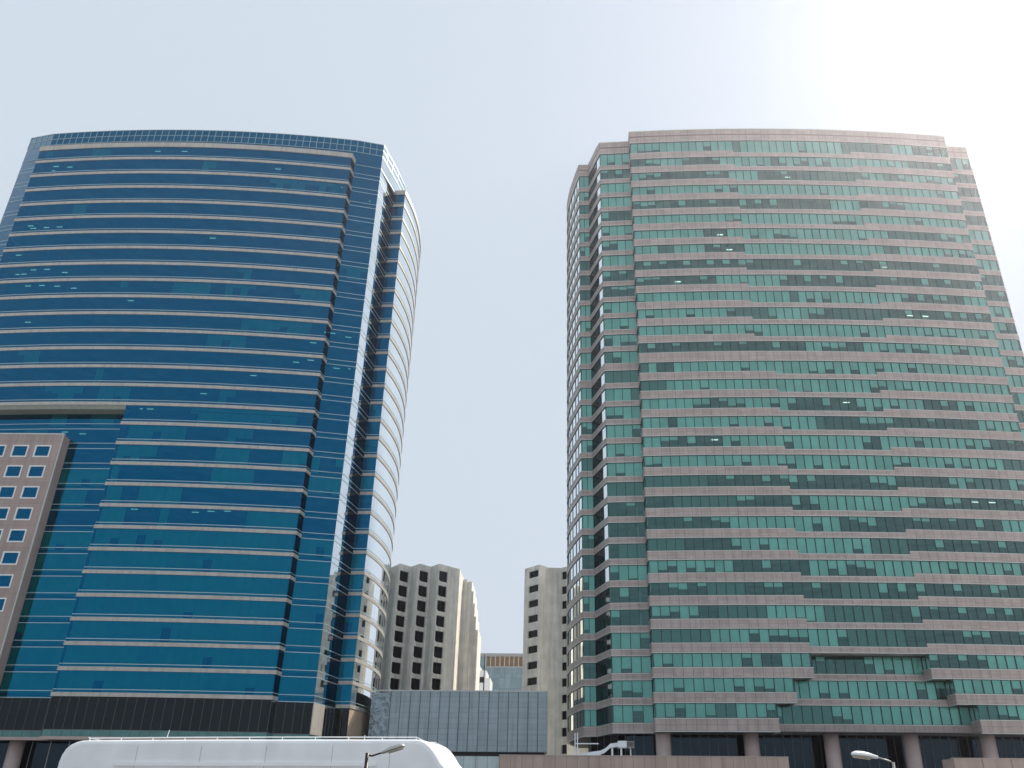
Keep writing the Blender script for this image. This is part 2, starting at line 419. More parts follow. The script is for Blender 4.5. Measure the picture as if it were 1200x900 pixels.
# dark plant storey, panel strip, ledge
dks, mu, st, ld, bss, be = defaultdict(MB), MB(), MB(), MB(), defaultdict(MB), MB()
for i in range(LR.n):
    t = LR.t[i]; p = LR.p[i]; side = t in ('sbay',); cor = t == 'flush' and p[1] > 136.6 and p[1] < 140.4 and p[0] > -40
    if side: seg_box(bss[p[0] > CXL], LR, i, -.3, .02, G, Z_BOT_L-.003)
    elif cor: seg_box(be, LR, i, -.3, .10, 9.5, Z_BOT_L-.06, True, True)
    else:
        seg_quad(dks[sec_L(LR, i), t == 'ret', p[1] > 150, p[0] > CXL, t == 'back', t == 'painted_refl', t == 'flush' and p[1] > 140], LR, i, -.06, 9.5, Z_BOT_L, jit=.004)
        vbar(mu, LR, i, .05, -.05, .0, 9.5, Z_BOT_L-.05)
    if not side:
        seg_box(st, LR, i, -.3, -.02, 8.62, 9.5)
        seg_box(mu, LR, i, -.05, .0, 9.46, 9.56)
        seg_box(ld, LR, i, -.4, .12, 8.2, 8.62)
        vbar(mu, LR, i, .06, -.02, .01, 8.63, 9.46)
for q in dks: w = dks[q].build('plant_storey_glazing', 'dark_glass', towL)
mu.build('thin_mullion', 'faint_metal', w)
st.build('teal_panel_strip', 'teal_panel', towL); ld.build('stone_ledge', 'granite_plain', towL)
for q in bss: bss[q].build('base_wall', 'base_stone', towL, weld=True)
be.build('corner_panel', 'beige_band', towL)
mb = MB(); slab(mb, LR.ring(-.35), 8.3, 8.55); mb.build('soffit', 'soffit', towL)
mb = MB(); slab(mb, LR.ring(-.35), 13.6, 13.9); slab(mb, LR.ring(-1.2), 8.6, 13.6); mb.build('plant_storey_core', 'concrete_dark', towL)
dk, mu = MB(), MB()
for i in range(LH.n):
    seg_quad(dk, LH, i, -3.5, G+.15, 8.3)
    if i % 2 == 0: vbar(mu, LH, i, .08, -3.5, -3.42, G+.15, 8.3)
w = dk.build('ground_storey_glazing', 'base_glass', towL); mu.build('thin_mullion', 'grey_metal', w)
mb = MB(); slab(mb, LH.ring(-5.5), G, 8.28); mb.build('ground_storey_core', 'concrete_dark', towL)
for x in (-102.4, -90.4, -78.4, -66.4, -54.4, -44.):
    mb = MB(); mb.tube([(x, 134.6, G), (x, 134.6, 8.25)], 1.05, 24); mb.build('column', 'granite_plain', towL, True)

# ================================================================== green glass tower
ZR0, DM = 118.845, .44
def zR(k): return ZR0 - 3.6*k - (DM if k >= 13 else 0)
Z_COR, Z_ROOF_R, Z_BOT_R = 123.1, 126.2, 10.02
CXR = 48.2
def mirr(p): return (2*CXR-p[0], p[1])
MAIN = arc((15.3, 134.3), (81.1, 134.9), 1.5, 44)
def outline_R(rec=None):
    o = Outline()
    A = (9.2, 137.6)
    o.add(line(A, (15.35, 137.1), 4), 'flush').add([(15.35, 137.1), MAIN[0]], 'mret')
    if rec is None: o.add(MAIN, 'main')
    else:
        a, b = rec
        o.add(MAIN[:a+1], 'main'); q = [(x, y+3.) for x, y in MAIN[a:b+1]]
        o.add(line(MAIN[a], q[0], 2), 'recret').add(q, 'rec', a).add(line(q[-1], MAIN[b], 2), 'recret').add(MAIN[b:], 'main', b)
    o.add([MAIN[-1], (81.05, 137.7)], 'mret').add(line((81.05, 137.7), (87.2, 138.2), 4), 'flush')
    s = [(9.2, 137.6), (8.55, 139.6), (7.85, 142.), (7.1, 144.5)]
    sb = [(5.05, 144.55)] + [(4.55, 146.7), (4.1, 148.9), (3.55, 151.6), (3.1, 154.4), (2.85, 156.8), (2.7, 159.2), (2.85, 161.6), (3.1, 164.), (3.55, 166.8), (4.1, 169.5), (4.55, 171.7), (5.05, 173.9)]
    s2 = [(7.1, 173.95), (7.85, 176.5), (8.55, 178.9), (9.2, 180.9)]
    R1 = [mirr(p) for p in s]; R1[0] = (87.2, 138.2)
    rs, rs2 = [mirr(p) for p in sb], [mirr(p) for p in s2]
    o.add(R1, 'flush').add(line(R1[-1], rs[0], 2), 'ret').add(rs, 'sbay').add(line(rs[-1], rs2[0], 2), 'ret').add(rs2, 'flush')
    o.add(arc(rs2[-1], s2[-1], 1.5, 50), 'back')
    o.add(s2[::-1], 'flush').add(line(s2[0], sb[-1], 2), 'ret').add(sb[::-1], 'sbay').add(line(sb[0], s[-1], 2), 'ret').add(s[::-1][:3], 'painted_refl').add(s[::-1][2:], 'flush')  # left flank: painted dark reflection next to the return
    return o.close()
RF = outline_R()
REC = {28: (16, 28), 29: (14, 30), 30: (12, 32)}
towR = thing('banded_tower', 'green glass office tower with broad pinkish stone bands and many pale blinds', 'tower', (CXR, 157, G))
slabs = MB()
def sec_R(o, i):
    x, y = (o.p[i][0]+o.p[(i+1) % o.n][0])/2, o.p[i][1]
    return 'front' if 15.2 < x < 81.2 and y < 140 else 'left' if x < 16 else 'rest'
n_lamp = 0
for k in range(0, 31):
    o = outline_R(REC[k]) if k in REC else RF
    zb = zR(k) if k < 30 else Z_BOT_R
    zt = zR(k-1) if k else Z_COR
    ex = DM if k == 13 else (zR(30)-Z_BOT_R if k == 30 else 0)
    za, zz = (14, 30) if k <= 12 else (16, 28)
    if k == 13: za, zz = 99, 0
    if k in REC: za, zz = 99, 0
    sp = []
    for i in range(o.n):
        t = o.t[i]
        h = 1.5 if t in ('main', 'mret', 'back', 'recret') else 1.05
        if t == 'main' and za <= o.idx[i] < zz: h = .95
        if t == 'rec': h = .95
        sp.append(h+ex)
    win, mul, ban, tri, bli, bld = (defaultdict(MB) for _ in range(6))
    rr = runs(o.n, 1, 8); shaded = set()
    pb = random.choice([.15, .3, .45, .55, .65, .8, .9]); pd = random.uniform(0, .2)
    for i in range(o.n):
        t = o.t[i]; z0 = zb+sp[i]; q = sec_R(o, i)
        seg_quad(win[q], o, i, -.03, z0, zt, jit=.004)
        if t == 'painted_refl': win[q].second.append(len(win[q].f)-1)
        pr, nx = sp[i-1], sp[(i+1) % o.n]
        e1, e2 = pr != sp[i] or o.t[i-1] != t, nx != sp[i] or o.t[(i+1) % o.n] != t
        seg_box(ban[q], o, i, -.22, .10, zb+.12, z0-.10, e1, e2)
        seg_box(tri[q], o, i, -.24, .17, z0-.10, z0+.03, e1, e2)
        seg_box(tri[q], o, i, -.24, .15, zb, zb+.12, e1, e2)
        if o.p[i][1] < 178:
            vbar(mul[q], o, i, .095, -.05, .05, z0, zt)
            seg_box(mul[q], o, i, -.06, .04, z0+.031, z0+.09); seg_box(mul[q], o, i, -.06, .04, zt-.07, zt-.001)
            s, d = rr[i]; hh = zt-z0
            if t in ('recret', 'painted_refl'): continue
            if s < pb:
                full = random.random() < .72
                low = z0+.02 if full else z0+random.choice([.15, .25, .6, .9, 1.2])*hh/2.1
                if not full and random.random() < .5: low = z0+(1-d)*hh
                seg_quad(bli[q, random.random() < .3], o, i, -.20, low, zt-.02, inset=.035); shaded.add(i)
            elif s < pb+pd:
                seg_quad(bld[q], o, i, -.25, z0+.02, zt-.02, inset=.035); shaded.add(i)
            elif random.random() < .3:
                seg_quad(bli[q, False], o, i, -.20, zt-.03-random.uniform(.15, .6)*hh, zt-.02, inset=.035); shaded.add(i)
    wins = {}
    for q in win:
        w = wins[q] = win[q].build('window_band', 'green_glass', towR, mat2='painted_refl_glass')
        if mul[q].f: mul[q].build('mullion', 'mullion', w)
        for v in (False, True):
            if bli[q, v].f: bli[q, v].build('blind', 'blind_cool' if v else 'blind', w, kind='stuff')
        if bld[q].f: bld[q].build('dark_blind', 'blind_dark', w, kind='stuff')
        b = ban[q].build('spandrel_band', 'granite', towR, weld=True); tri[q].build('metal_trim', 'trim', b, weld=True)
    cand = [i for i in range(o.n) if o.t[i] in ('main', 'flush') and o.p[i][1] < 138 and i not in shaded]
    for _ in range(random.choice([0, 0, 1, 1]) if cand else 0):
        a = random.choice(cand)
        for j in range(random.randint(1, 7)):
            i = a+2*j
            if i not in cand or n_lamp > 90: continue
            n_lamp += 1
            p, q_ = o.pt(i, -2.), o.pt(i+1, -2.); d = Vector((q_[0]-p[0], q_[1]-p[1]))*.75
            mb = MB(); mb.box(0, 1, 0, .12, zt+.02, zt+.06, lambda w, p=p, d=d: (p[0]+d.x*w[0], p[1]+d.y*w[0]+w[1], w[2]))
            mb.build('ceiling_lamp', 'tube_light', wins[sec_R(o, i)], weld=True)
    slab(slabs, o.ring(-.3), zb+.14, zb+.5)
slabs.box(22, 75, 145, 173, Z_BOT_R+.2, Z_COR)
for x in range(14, 84, 6): slabs.box(x, x+.5, 140.2, 140.7, Z_BOT_R+.2, Z_COR)
slabs.build('interior_core', 'interior', towR)
co, gr, tr = MB(), MB(), MB()
for i in range(RF.n):
    t = RF.t[i]; e1, e2 = RF.t[i-1] != t, RF.t[(i+1) % RF.n] != t
    seg_box(co, RF, i, -.35, .10, Z_COR+.12, 124.55); seg_box(co, RF, i, -.35, .10, 124.85, Z_ROOF_R-.12)
    seg_box(gr, RF, i, -.35, .0, 124.55, 124.85)
    seg_box(tr, RF, i, -.36, .16, Z_COR, Z_COR+.12); seg_box(tr, RF, i, -.36, .2, Z_ROOF_R-.12, Z_ROOF_R+.05, back=True)
c = co.build('cornice', 'granite', towR); gr.build('groove', 'cornice', c); tr.build('metal_trim', 'trim', c)
mb = MB(); slab(mb, RF.ring(-.3), 125.2, 125.5); slab(mb, RF.ring(-.3), Z_COR+.02, Z_COR+.2); mb.build('roof', 'roof', towR)
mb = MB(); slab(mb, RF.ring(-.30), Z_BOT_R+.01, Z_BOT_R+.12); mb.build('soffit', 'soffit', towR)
dk, mu = MB(), MB()
BA = Outline().add(arc((11.2, 140.2), (84.4, 140.6), 1.3, 52), 'flush').add(line((84.4, 140.6), (84.4, 175.), 20), 'flush').add([(84.4, 175.), (7., 175.)], 'back').add(line((7., 175.), (6.2, 146.), 20), 'flush').add(line((6.2, 146.), (11.2, 140.2), 5), 'flush').close()
for i in range(BA.n):
    seg_quad(dk, BA, i, 0, G+.15, Z_BOT_R)
    vbar(mu, BA, i, .07, -.02, .08, G+.15, Z_BOT_R)
w = dk.build('ground_storey_glazing', 'base_glass', towR); mu.build('thin_mullion', 'faint_metal', w)
mb = MB(); slab(mb, BA.ring(-2.), G, Z_BOT_R); mb.build('ground_storey_core', 'concrete_dark', towR)
for x in (16.5, 29.6, 41.5, 53.3, 64.7, 76.6):
    mb = MB(); mb.tube([(x, 135.9, G), (x, 135.9, Z_BOT_R)], 1.12, 28); mb.build('column', 'granite_plain', towR, True)

# ================================================================== stone annex on the blue tower
ann = thing('stone_annex', 'pinkish stone block with square white framed windows against the blue tower', 'annex', (-93, 131.5, G))
AX0, AX1, AY0, AY1, AZ0, AZ1 = -104.3, -82.1, 130.55, 134.6, 14.1, 55.25
holes = []
for c_ in range(5):
    for r_ in range(11):
        x1 = -83.6-3.74*c_; z1 = 53.35-3.6*r_; holes.append((x1-2.66, x1, z1-2.12, z1))
def wall_grid(mb, x0, x1, z0, z1, hol, P, depth=.25, uvs=(1., 1.)):
    """wall face with rectangular openings on a regular grid; P(u,z,d) gives a point"""
    xs = sorted({x0, x1, *[h[0] for h in hol], *[h[1] for h in hol]}); zs = sorted({z0, z1, *[h[2] for h in hol], *[h[3] for h in hol]})
    H = {(round(h[0], 4), round(h[2], 4)) for h in hol}
    for i in range(len(xs)-1):
        for j in range(len(zs)-1):
            if (round(xs[i], 4), round(zs[j], 4)) in H: continue
            u0, u1, w0, w1 = xs[i], xs[i+1], zs[j], zs[j+1]
            mb.quad(P(u0, w0, 0), P(u1, w0, 0), P(u1, w1, 0), P(u0, w1, 0), uv=[(u0*uvs[0], w0*uvs[1]), (u1*uvs[0], w0*uvs[1]), (u1*uvs[0], w1*uvs[1]), (u0*uvs[0], w1*uvs[1])])
    for a, b, c_, d in hol:
        mb.quad(P(a, c_, depth), P(b, c_, depth), P(b, c_, 0), P(a, c_, 0)); mb.quad(P(a, d, 0), P(b, d, 0), P(b, d, depth), P(a, d, depth))
        mb.quad(P(a, c_, depth), P(a, c_, 0), P(a, d, 0), P(a, d, depth)); mb.quad(P(b, c_, 0), P(b, c_, depth), P(b, d, depth), P(b, d, 0))
mb = MB()
wall_grid(mb, AX0, AX1, AZ0, AZ1, holes, lambda u, z, d: (u, AY0+d, z), uvs=(1/3.74, 1/3.6))
mb.quad((AX1, AY0, AZ0), (AX1, AY1, AZ0), (AX1, AY1, AZ1), (AX1, AY0, AZ1), uv=[(0, AZ0/3.6), (1, AZ0/3.6), (1, AZ1/3.6), (0, AZ1/3.6)])
mb.quad((AX0, AY1, AZ0), (AX0, AY0, AZ0), (AX0, AY0, AZ1), (AX0, AY1, AZ1))
mb.quad((AX0, AY0, AZ1), (AX1, AY0, AZ1), (AX1, AY1, AZ1), (AX0, AY1, AZ1)); mb.quad((AX0, AY1, AZ0), (AX1, AY1, AZ0), (AX1, AY0, AZ0), (AX0, AY0, AZ0))
mb.build('wall', 'annex_stone', ann)
mb = MB(); mb.box(AX0-.08, AX1+.08, AY0-.08, AY0+.5, AZ1, AZ1+.22); mb.box(AX1-.10, AX1+.06, AY0-.06, AY0+.12, AZ0, AZ1); mb.build('coping', 'trim', ann)
for a, b, c_, d in holes:
    mb = MB(); f = .20
    for q in ((a, b, c_, c_+f), (a, b, d-f, d), (a, a+f, c_+f, d-f), (b-f, b, c_+f, d-f)): mb.box(q[0], q[1], AY0-.05, AY0+.2, q[2], q[3])
    w = mb.build('window', 'white_frame', ann)
    mb = MB(); mb.quad((a, AY0+.12, c_), (b, AY0+.12, c_), (b, AY0+.12, d), (a, AY0+.12, d)); mb.build('pane', 'blue_glass', w)

# ================================================================== concrete blocks behind
def saw_block(root, pts, back_y, z1, win_faces, mat='concrete', flip=False):
    """saw-tooth concrete facade; pts in plan left to right, win_faces: index -> (u0,u1,tops,height,round)"""
    wl = MB()
    for i in range(len(pts)-1):
        a, b = Vector(pts[i]), Vector(pts[i+1]); d = b-a; ln = d.length; t = d/ln; nr = Vector((t.y, -t.x))
        P = lambda u, z, dd, a=a, t=t, nr=nr: (a.x+t.x*u-nr.x*dd, a.y+t.y*u-nr.y*dd, z)
        hol = []
        if i in win_faces:
            u0, u1, tops, hh, rnd = win_faces[i]
            hol = [(u0*ln, u1*ln, zt-hh, zt) for zt in tops]
        wall_grid(wl, 0, ln, G, z1, hol, P, .45)
        for (p, q, r, s) in hol:
            fr = MB(); e = .09
            if rnd:                       # rounded lower left corner
                rad = .62
                fan = [(p+rad-rad*math.cos(j*math.pi/12), r+rad-rad*math.sin(j*math.pi/12)) for j in range(7)]
                for j in range(6):
                    wl.poly([P(p, r, .012), P(*fan[j+1], .012), P(*fan[j], .012)][::-1])
                    wl.quad(P(*fan[j], .012), P(*fan[j+1], .012), P(*fan[j+1], .44), P(*fan[j], .44))
            for bx in ((p, q, s-e, s), (p, q, r, r+e), (p, p+e, r+e, s-e), (q-e, q, r+e, s-e), ((p+q)/2-.04, (p+q)/2+.04, r+e, s-e)):
                c8 = [P(bx[k][0] if isinstance(bx[k], tuple) else bx[k], z, dd) for k in (0, 1) for z in (bx[2], bx[3]) for dd in (.30, .44)]
                for idx in ((0, 4, 6, 2), (1, 3, 7, 5), (0, 2, 3, 1), (4, 5, 7, 6), (2, 6, 7, 3), (0, 1, 5, 4)): fr.quad(*[c8[n_] for n_ in idx])
            w = fr.build('window', 'black_metal', root)
            pn = MB(); pn.quad(P(p, r, .40), P(q, r, .40), P(q, s, .40), P(p, s, .40)); pn.build('pane', 'window_dark', w)
            if random.random() < (.55 if rnd == 2 else .12):
                bl = MB(); bl.quad(P(p+.1, r+random.choice([.1, .3, .9]), .5), P(q-.1, r+.3, .5), P(q-.1, s-.1, .5), P(p+.1, s-.1, .5)); bl.build('curtain', 'blind_dark', w)
    a, b = pts[0], pts[-1]
    wl.quad((b[0], b[1], G), (b[0], back_y, G), (b[0], back_y, z1), (b[0], b[1], z1)); wl.quad((a[0], back_y, G), (a[0], a[1], G), (a[0], a[1], z1), (a[0], back_y, z1))
    wl.quad((b[0], back_y, G), (a[0], back_y, G), (a[0], back_y, z1), (b[0], back_y, z1))
    wl.build('wall', mat, root)
    rf = MB(); rf.poly([(x, y, z1-.9) for x, y in pts] + [(b[0], back_y, z1-.9), (a[0], back_y, z1-.9)]); rf.build('roof', 'roof', root)
    inn = MB(); 
    inn.box(min(p[0] for p in pts)+1, max(p[0] for p in pts)-1, max(p[1] for p in pts)+.9, back_y-1, G, z1-1.); inn.build('interior_core', 'concrete_dark', root)

tops = [47.85-3.32*i for i in range(13)]
cl = thing('concrete_block', 'pale concrete block with saw-tooth front and round cornered dark windows', 'building', (-29, 200, G))
ptsL = [(-37.4, 193.6), (-34.8, 190.), (-32.75, 192.8), (-30.35, 190.), (-28.2, 192.7), (-25.9, 190.), (-21.7, 194.8)]
ptsL = [(-46.4, 195.8), (-43.9, 190.), (-41.8, 192.8), (-39.4, 190.)] + ptsL[:1] + ptsL[1:]
ptsL[3] = (-39.4, 190.2); 
W = (.06, .86, tops, 2.4, 1); W3 = (.03, .43, tops, 2.4, 2)
saw_block(cl, ptsL, 212., 49.3, {1: W, 3: (.1, .8, tops, 2.4, 1), 5: W, 7: W, 9: W3})
sw = MB()
steps = [(-21.75, -20.7, 49.0), (-20.7, -19.6, 48.6), (-19.6, -19.15, 46.4), (-19.15, -18.75, 43.6), (-18.75, -18.35, 40.6), (-18.35, -17.8, 37.6)]
for j, (xa, xb, zt) in enumerate(steps):
    y = 203.5+.45*j
    sw.box(xa, xb, y, 214+.3*j, G, zt)
sw.build('stepped_side_wall', 'concrete', cl)

cr = thing('concrete_block', 'pale concrete block half hidden behind the green tower, with flat dark windows', 'building', (3, 200, G))
ptsR = [(-6.62, 194.2), (-3.1, 190.), (-1.17, 192.8), (1.78, 193.), (3.15, 191.7), (5., 194.5), (9., 194.5)]
topsR = [48.25-3.32*i for i in range(13)]
saw_block(cr, ptsR, 212., 49.3, {0: (.30, .92, topsR, 1.55, 0), 3: (.14, .92, topsR, 1.75, 0)})

# ================================================================== link block, far buildings, mast
lk = thing('link_block', 'low blue grey metal panelled block between the two towers', 'building', (-15, 156, G))
LX0, LX1, LY, LZ0, LZ1 = -27.1, -.85, 150., 8.0, 17.25
pw = (LX1-LX0)/16
mb = MB()
for i in range(16):
    xa, xb = LX0+i*pw, LX0+(i+1)*pw
    mb.quad((xa, LY, LZ0), (xb, LY, LZ0), (xb, LY, LZ1), (xa, LY, LZ1), uv=[(i, 0), (i+1, 0), (i+1, 1), (i, 1)])
mb.quad((LX1, LY, LZ0), (LX1, LY+12, LZ0), (LX1, LY+12, LZ1), (LX1, LY, LZ1), uv=[(0, 0), (7, 0), (7, 1), (0, 1)])
mb.quad((LX0-3.2, LY+12, LZ0), (LX1, LY+12, LZ0), (LX1, LY+12, LZ1), (LX0-3.2, LY+12, LZ1))
mb.quad((LX0-3.2, LY+.6, LZ1-.1), (LX1, LY, LZ1-.1), (LX1, LY+12, LZ1-.1), (LX0-3.2, LY+12, LZ1-.1)); mb.quad((LX0-3.2, LY+12, LZ0), (LX1, LY+12, LZ0), (LX1, LY, LZ0), (LX0-3.2, LY, LZ0))
mb.build('panel_wall', 'metal_panel', lk)
mb = MB()
for i in range(3):
    mb.quad((LX0-3.2+1.05*i, LY+.3, LZ0), (LX0-3.2+1.05*(i+1), LY+.3, LZ0), (LX0-3.2+1.05*(i+1), LY+.3, LZ1-.15), (LX0-3.2+1.05*i, LY+.3, LZ1-.15))
mb.box(LX0-.12, LX0, LY-.02, LY+.4, LZ0, LZ1-.12)
mb.build('crinkled_panel', 'crinkle', lk)
mb = MB(); mb.box(LX0-3.3, LX1+.08, LY-.12, LY+.3, LZ1, LZ1+.2); mb.build('coping', 'trim', lk)
mb = MB(); mb.box(LX0-3., LX1-.4, LY+.8, LY+11.5, G, LZ0-.01); mb.build('dark_base', 'black_metal', lk)
ms = MB(); ms.tube([(-12.0, 155.5, 17.1), (-12.05, 155.5, 24.2)], [.11, .05], 8); o = ms.build('mast', 'black_metal')
o['label'] = 'thin dark mast standing on the roof of the low grey block'; o['category'] = 'mast'

fb = thing('office_building', 'distant pale blue glass building with orange louvred top storey', 'building', (-19, 360, G))
mb = MB()
for r_ in range(14):
    z1 = 49.3-3.9*r_; z0 = z1-3.9
    for i in range(12):
        xa, xb = -32+2.2*i, -32+2.2*(i+1)
        mb.quad((xa, 350, z0), (xb, 350, z0), (xb, 350, z1), (xa, 350, z1), uv=[(i, r_*1.), (i+1, r_*1.), (i+1, r_+.999), (i, r_+.999)])
mb.quad((-5.6, 350, G), (-5.6, 380, G), (-5.6, 380, 49.3), (-5.6, 350, 49.3)); mb.quad((-32, 380, G), (-32, 350, G), (-32, 350, 54.6), (-32, 380, 54.6))
mb.quad((-32, 350, 49.3), (-26.7, 350, 49.3), (-26.7, 350, 54.6), (-32, 350, 54.6), uv=[(0, 0), (2, 0), (2, .99), (0, .99)])
mb.build('glass_wall', 'far_glass', fb)
mb = MB(); mb.box(-32.2, -5.4, 349.8, 380, 53.6, 54.8); mb.box(-26.7, -5.6, 349.9, 350.4, 49.3, 49.9); mb.build('roof', 'grey_metal', fb)
mb = MB(); mb.box(-26.7, -5.6, 351.2, 379, 49.9, 53.6); w = mb.build('louvre_storey', 'louvre', fb)
mb = MB()
for i in range(12): mb.box(-26.7+1.85*i, -26.35+1.85*i, 349.9, 351.1, 49.9, 53.6)
mb.build('upright', 'trim', w)
wb = thing('white_building', 'small bright white stepped building in the gap behind the low grey block', 'building', (-22, 290, G))
mb = MB(); mb.box(-25.2, -23.2, 280, 292, G, 40.2); mb.box(-23.2, -21.0, 280, 292, G, 38.6); mb.box(-21.0, -19.7, 280, 292, G, 36.4); mb.build('wall', 'white_bright', wb)
for (xa, xb, za, zb_) in ((-23., -21.6, 34.9, 36.6), (-23., -21.4, 31., 32.4), (-23., -21.4, 27., 28.6)):
    mb = MB(); mb.box(xa, xb, 279.9, 280.2, za, zb_); mb.build('window', 'black_metal', wb)

# ================================================================== podium walls and small structures
def clad_wall(name, label, x0, x1, y0, y1, z1, pw, mat, cope=True):
    root = thing(name, label, 'wall', ((x0+x1)/2, (y0+y1)/2, G))
    mb = MB(); n = max(1, round((x1-x0)/pw)); d = (x1-x0)/n
    for i in range(n):
        xa, xb = x0+i*d, x0+(i+1)*d
        mb.quad((xa, y0, G), (xb, y0, G), (xb, y0, z1), (xa, y0, z1), uv=[(i, .2), (i+1, .2), (i+1, .95), (i, .95)])
    m = max(1, round((y1-y0)/pw))
    mb.quad((x1, y0, G), (x1, y1, G), (x1, y1, z1), (x1, y0, z1), uv=[(0, .2), (m, .2), (m, .95), (0, .95)])
    mb.quad((x0, y1, G), (x0, y0, G), (x0, y0, z1), (x0, y1, z1), uv=[(0, .2), (m, .2), (m, .95), (0, .95)])
    mb.quad((x1, y1, G), (x0, y1, G), (x0, y1, z1), (x1, y1, z1))
    mb.quad((x0, y0, z1), (x1, y0, z1), (x1, y1, z1), (x0, y1, z1))
    mb.build('cladding', mat, root)
    if cope:
        mb = MB(); mb.box(x0-.05, x1+.05, y0-.06, y0+.5, z1, z1+.1); mb.build('coping', 'granite_plain', root)
    return root
clad_wall('podium_wall', 'long brownish pink panelled wall in front of the green tower', -6.0, 26.9, 105., 107., 5.22, 1.28, 'stone_wall')
clad_wall('podium_wall', 'short brownish pink wall end beside the rightmost columns', 45.6, 62., 105., 108., 5.22, 3.2, 'stone_wall')
clad_wall('hoarding', 'pale bluish panelled hoarding between the white bus and pink wall', -14.2, -6.02, 105.4, 105.7, 5.15, 1.3, 'pale_panel', False)

cn = thing('stair_canopy', 'white bent canopy over a stair behind the pink wall, under the green tower', 'canopy', (8, 128, G))
mb = MB()
prof = [(2.2, 6.35), (4.6, 6.75), (6.7, 7.05), (7.4, 7.35), (8.1, 7.95), (10.3, 8.22)]
for (a, b), (c_, d) in zip(prof[:-1], prof[1:]):
    th = .55 if a < 6.5 else .5
    P = [(a, b), (c_, d), (c_, d-th), (a, b-th)]
    mb.poly([(x, 127.2, z) for x, z in P[::-1]]); mb.poly([(x, 129.4, z) for x, z in P])
    mb.quad((a, 127.2, b), (c_, 127.2, d), (c_, 129.4, d), (a, 129.4, b)); mb.quad((a, 129.4, b-th), (c_, 129.4, d-th), (c_, 127.2, d-th), (a, 127.2, b-th))
mb.build('canopy_roof', 'white_paint', cn)
mb = MB(); mb.box(9.2, 10.35, 127., 129.4, 7.45, 8.3); mb.build('end_box', 'white_paint', cn)
for x in (8.35, 9.6, 10.9):
    mb = MB(); mb.tube([(x, 127.6, G), (x, 127.6, 7.6)], .09 if x > 10 else .14, 8); mb.build('leg', 'white_paint', cn)
mb = MB()
for j in range(5): mb.box(10.5+.2*j, 10.56+.2*j, 127.2, 129.2, 7.5, 8.2)
mb.box(10.4, 11.4, 127.15, 129.3, 8.2, 8.26); mb.box(10.4, 11.4, 127.15, 129.3, 7.44, 7.5); mb.build('grille', 'grey_metal', cn)
rl = thing('post_frame', 'white twin post and rail under the corner of the green tower', 'railing', (5, 127, G))
for x in (3.2, 3.55):
    mb = MB(); mb.tube([(x, 128, G), (x, 128, 9.35)], .07, 8); mb.build('post', 'white_paint', rl)
mb = MB(); mb.tube([(3.3, 128, 7.95), (6.5, 128, 7.97)], .07, 8); mb.build('rail', 'white_paint', rl)

# ================================================================== white coach
S = 1.1
bx, by = -12.3*S, 24.06*S
dx, dy = .9927, -.1205
ex_, ey_ = .1205, .9927            # away from the camera
def B(s, d, z): return (bx+dx*s*S+ex_*d, by+dy*s*S+ey_*d, z*S)
zg = G/S
bus = thing('coach', 'long white coach with rounded rear roof and thin rail along its top', 'coach', (bx+dx*5, by+dy*5, G))
prof = [(-.62, zg+.45), (-.60, .80), (-.59, 1.0), (-.56, 1.15), (-.49, 1.29), (-.38, 1.39), (-.23, 1.455), (-.08, 1.49), (.1, 1.50), (3, 1.51), (6, 1.51), (8.95, 1.505), (9.08, 1.49), (9.2, 1.44), (9.31, 1.36), (9.41, 1.26), (9.5, 1.14), (9.6, 1.0), (9.79, .82), (9.98, .45), (10.05, -.4), (10.02, zg+.45)]
mb = MB(); W_ = 2.5
rings = []
for d, ins in ((0, .09), (.03, .03), (.09, 0), (W_-.09, 0), (W_-.03, .03), (W_, .09)):
    cxs, czs = 4.7, -.3
    rings.append([B(s - math.copysign(min(ins, abs(s-cxs)), s-cxs), d, z - math.copysign(min(ins, abs(z-czs)), z-czs)) for s, z in prof])
for r0, r1 in zip(rings[:-1], rings[1:]):
    for i in range(len(prof)):
        j = (i+1) % len(prof); mb.quad(r0[i], r0[j], r1[j], r1[i])
mb.poly(rings[0][::-1]); mb.poly(rings[-1])
body = mb.build('body', 'white_paint', bus)
mb = MB(); mb.box(1.0, 7.98, -.03, .0, .88, .97, lambda p: B(*p)); mb.build('side_strip', 'white_bright', bus)
for x in (1.55, 3.3, 5.05, 6.8, 8.3):
    mb = MB(); mb.box(x, x+.012, -.004, .0, .47, 1.36, lambda p: B(*p)); mb.build('panel_seam', 'grey_metal', bus)
mb = MB(); mb.box(.3, 9.3, -.015, .0, -.55, .45, lambda p: B(*p)); mb.build('side_window', 'window_dark', bus)
mb = MB()
a, b = prof[18], prof[19]
mb.quad(B(a[0]+.02, .15, a[1]), B(a[0]+.02, W_-.15, a[1]), B(b[0]+.03, W_-.15, b[1]-.6), B(b[0]+.03, .15, b[1]-.6)); mb.build('windscreen', 'window_dark', bus)
mb = MB(); e = .2
mb.tube([B(.02, e, 1.56), B(3, e, 1.575), B(6, e, 1.575), B(8.92, e, 1.565)], .016, 6)
mb.tube([B(.02, W_-e, 1.56), B(8.92, W_-e, 1.565)], .016, 6)
for j in range(11):
    s = .05+.885*j
    for d in (e, W_-e): mb.tube([B(s, d, 1.49), B(s, d, 1.57)], .014, 5)
for d in (e, W_-e):
    mb.tube([B(.0, d, 1.58), B(.36, d, 1.50)], .014, 5); mb.tube([B(8.9, d, 1.57), B(9.1, d, 1.48)], .014, 5); mb.tube([B(7.55, d, 1.50), B(7.55, d, 1.62)], .012, 5)
mb.tube([B(2.2, e, 1.57), B(2.23, e, 1.75)], .012, 5)
mb.build('roof_rail', 'white_bright', bus)
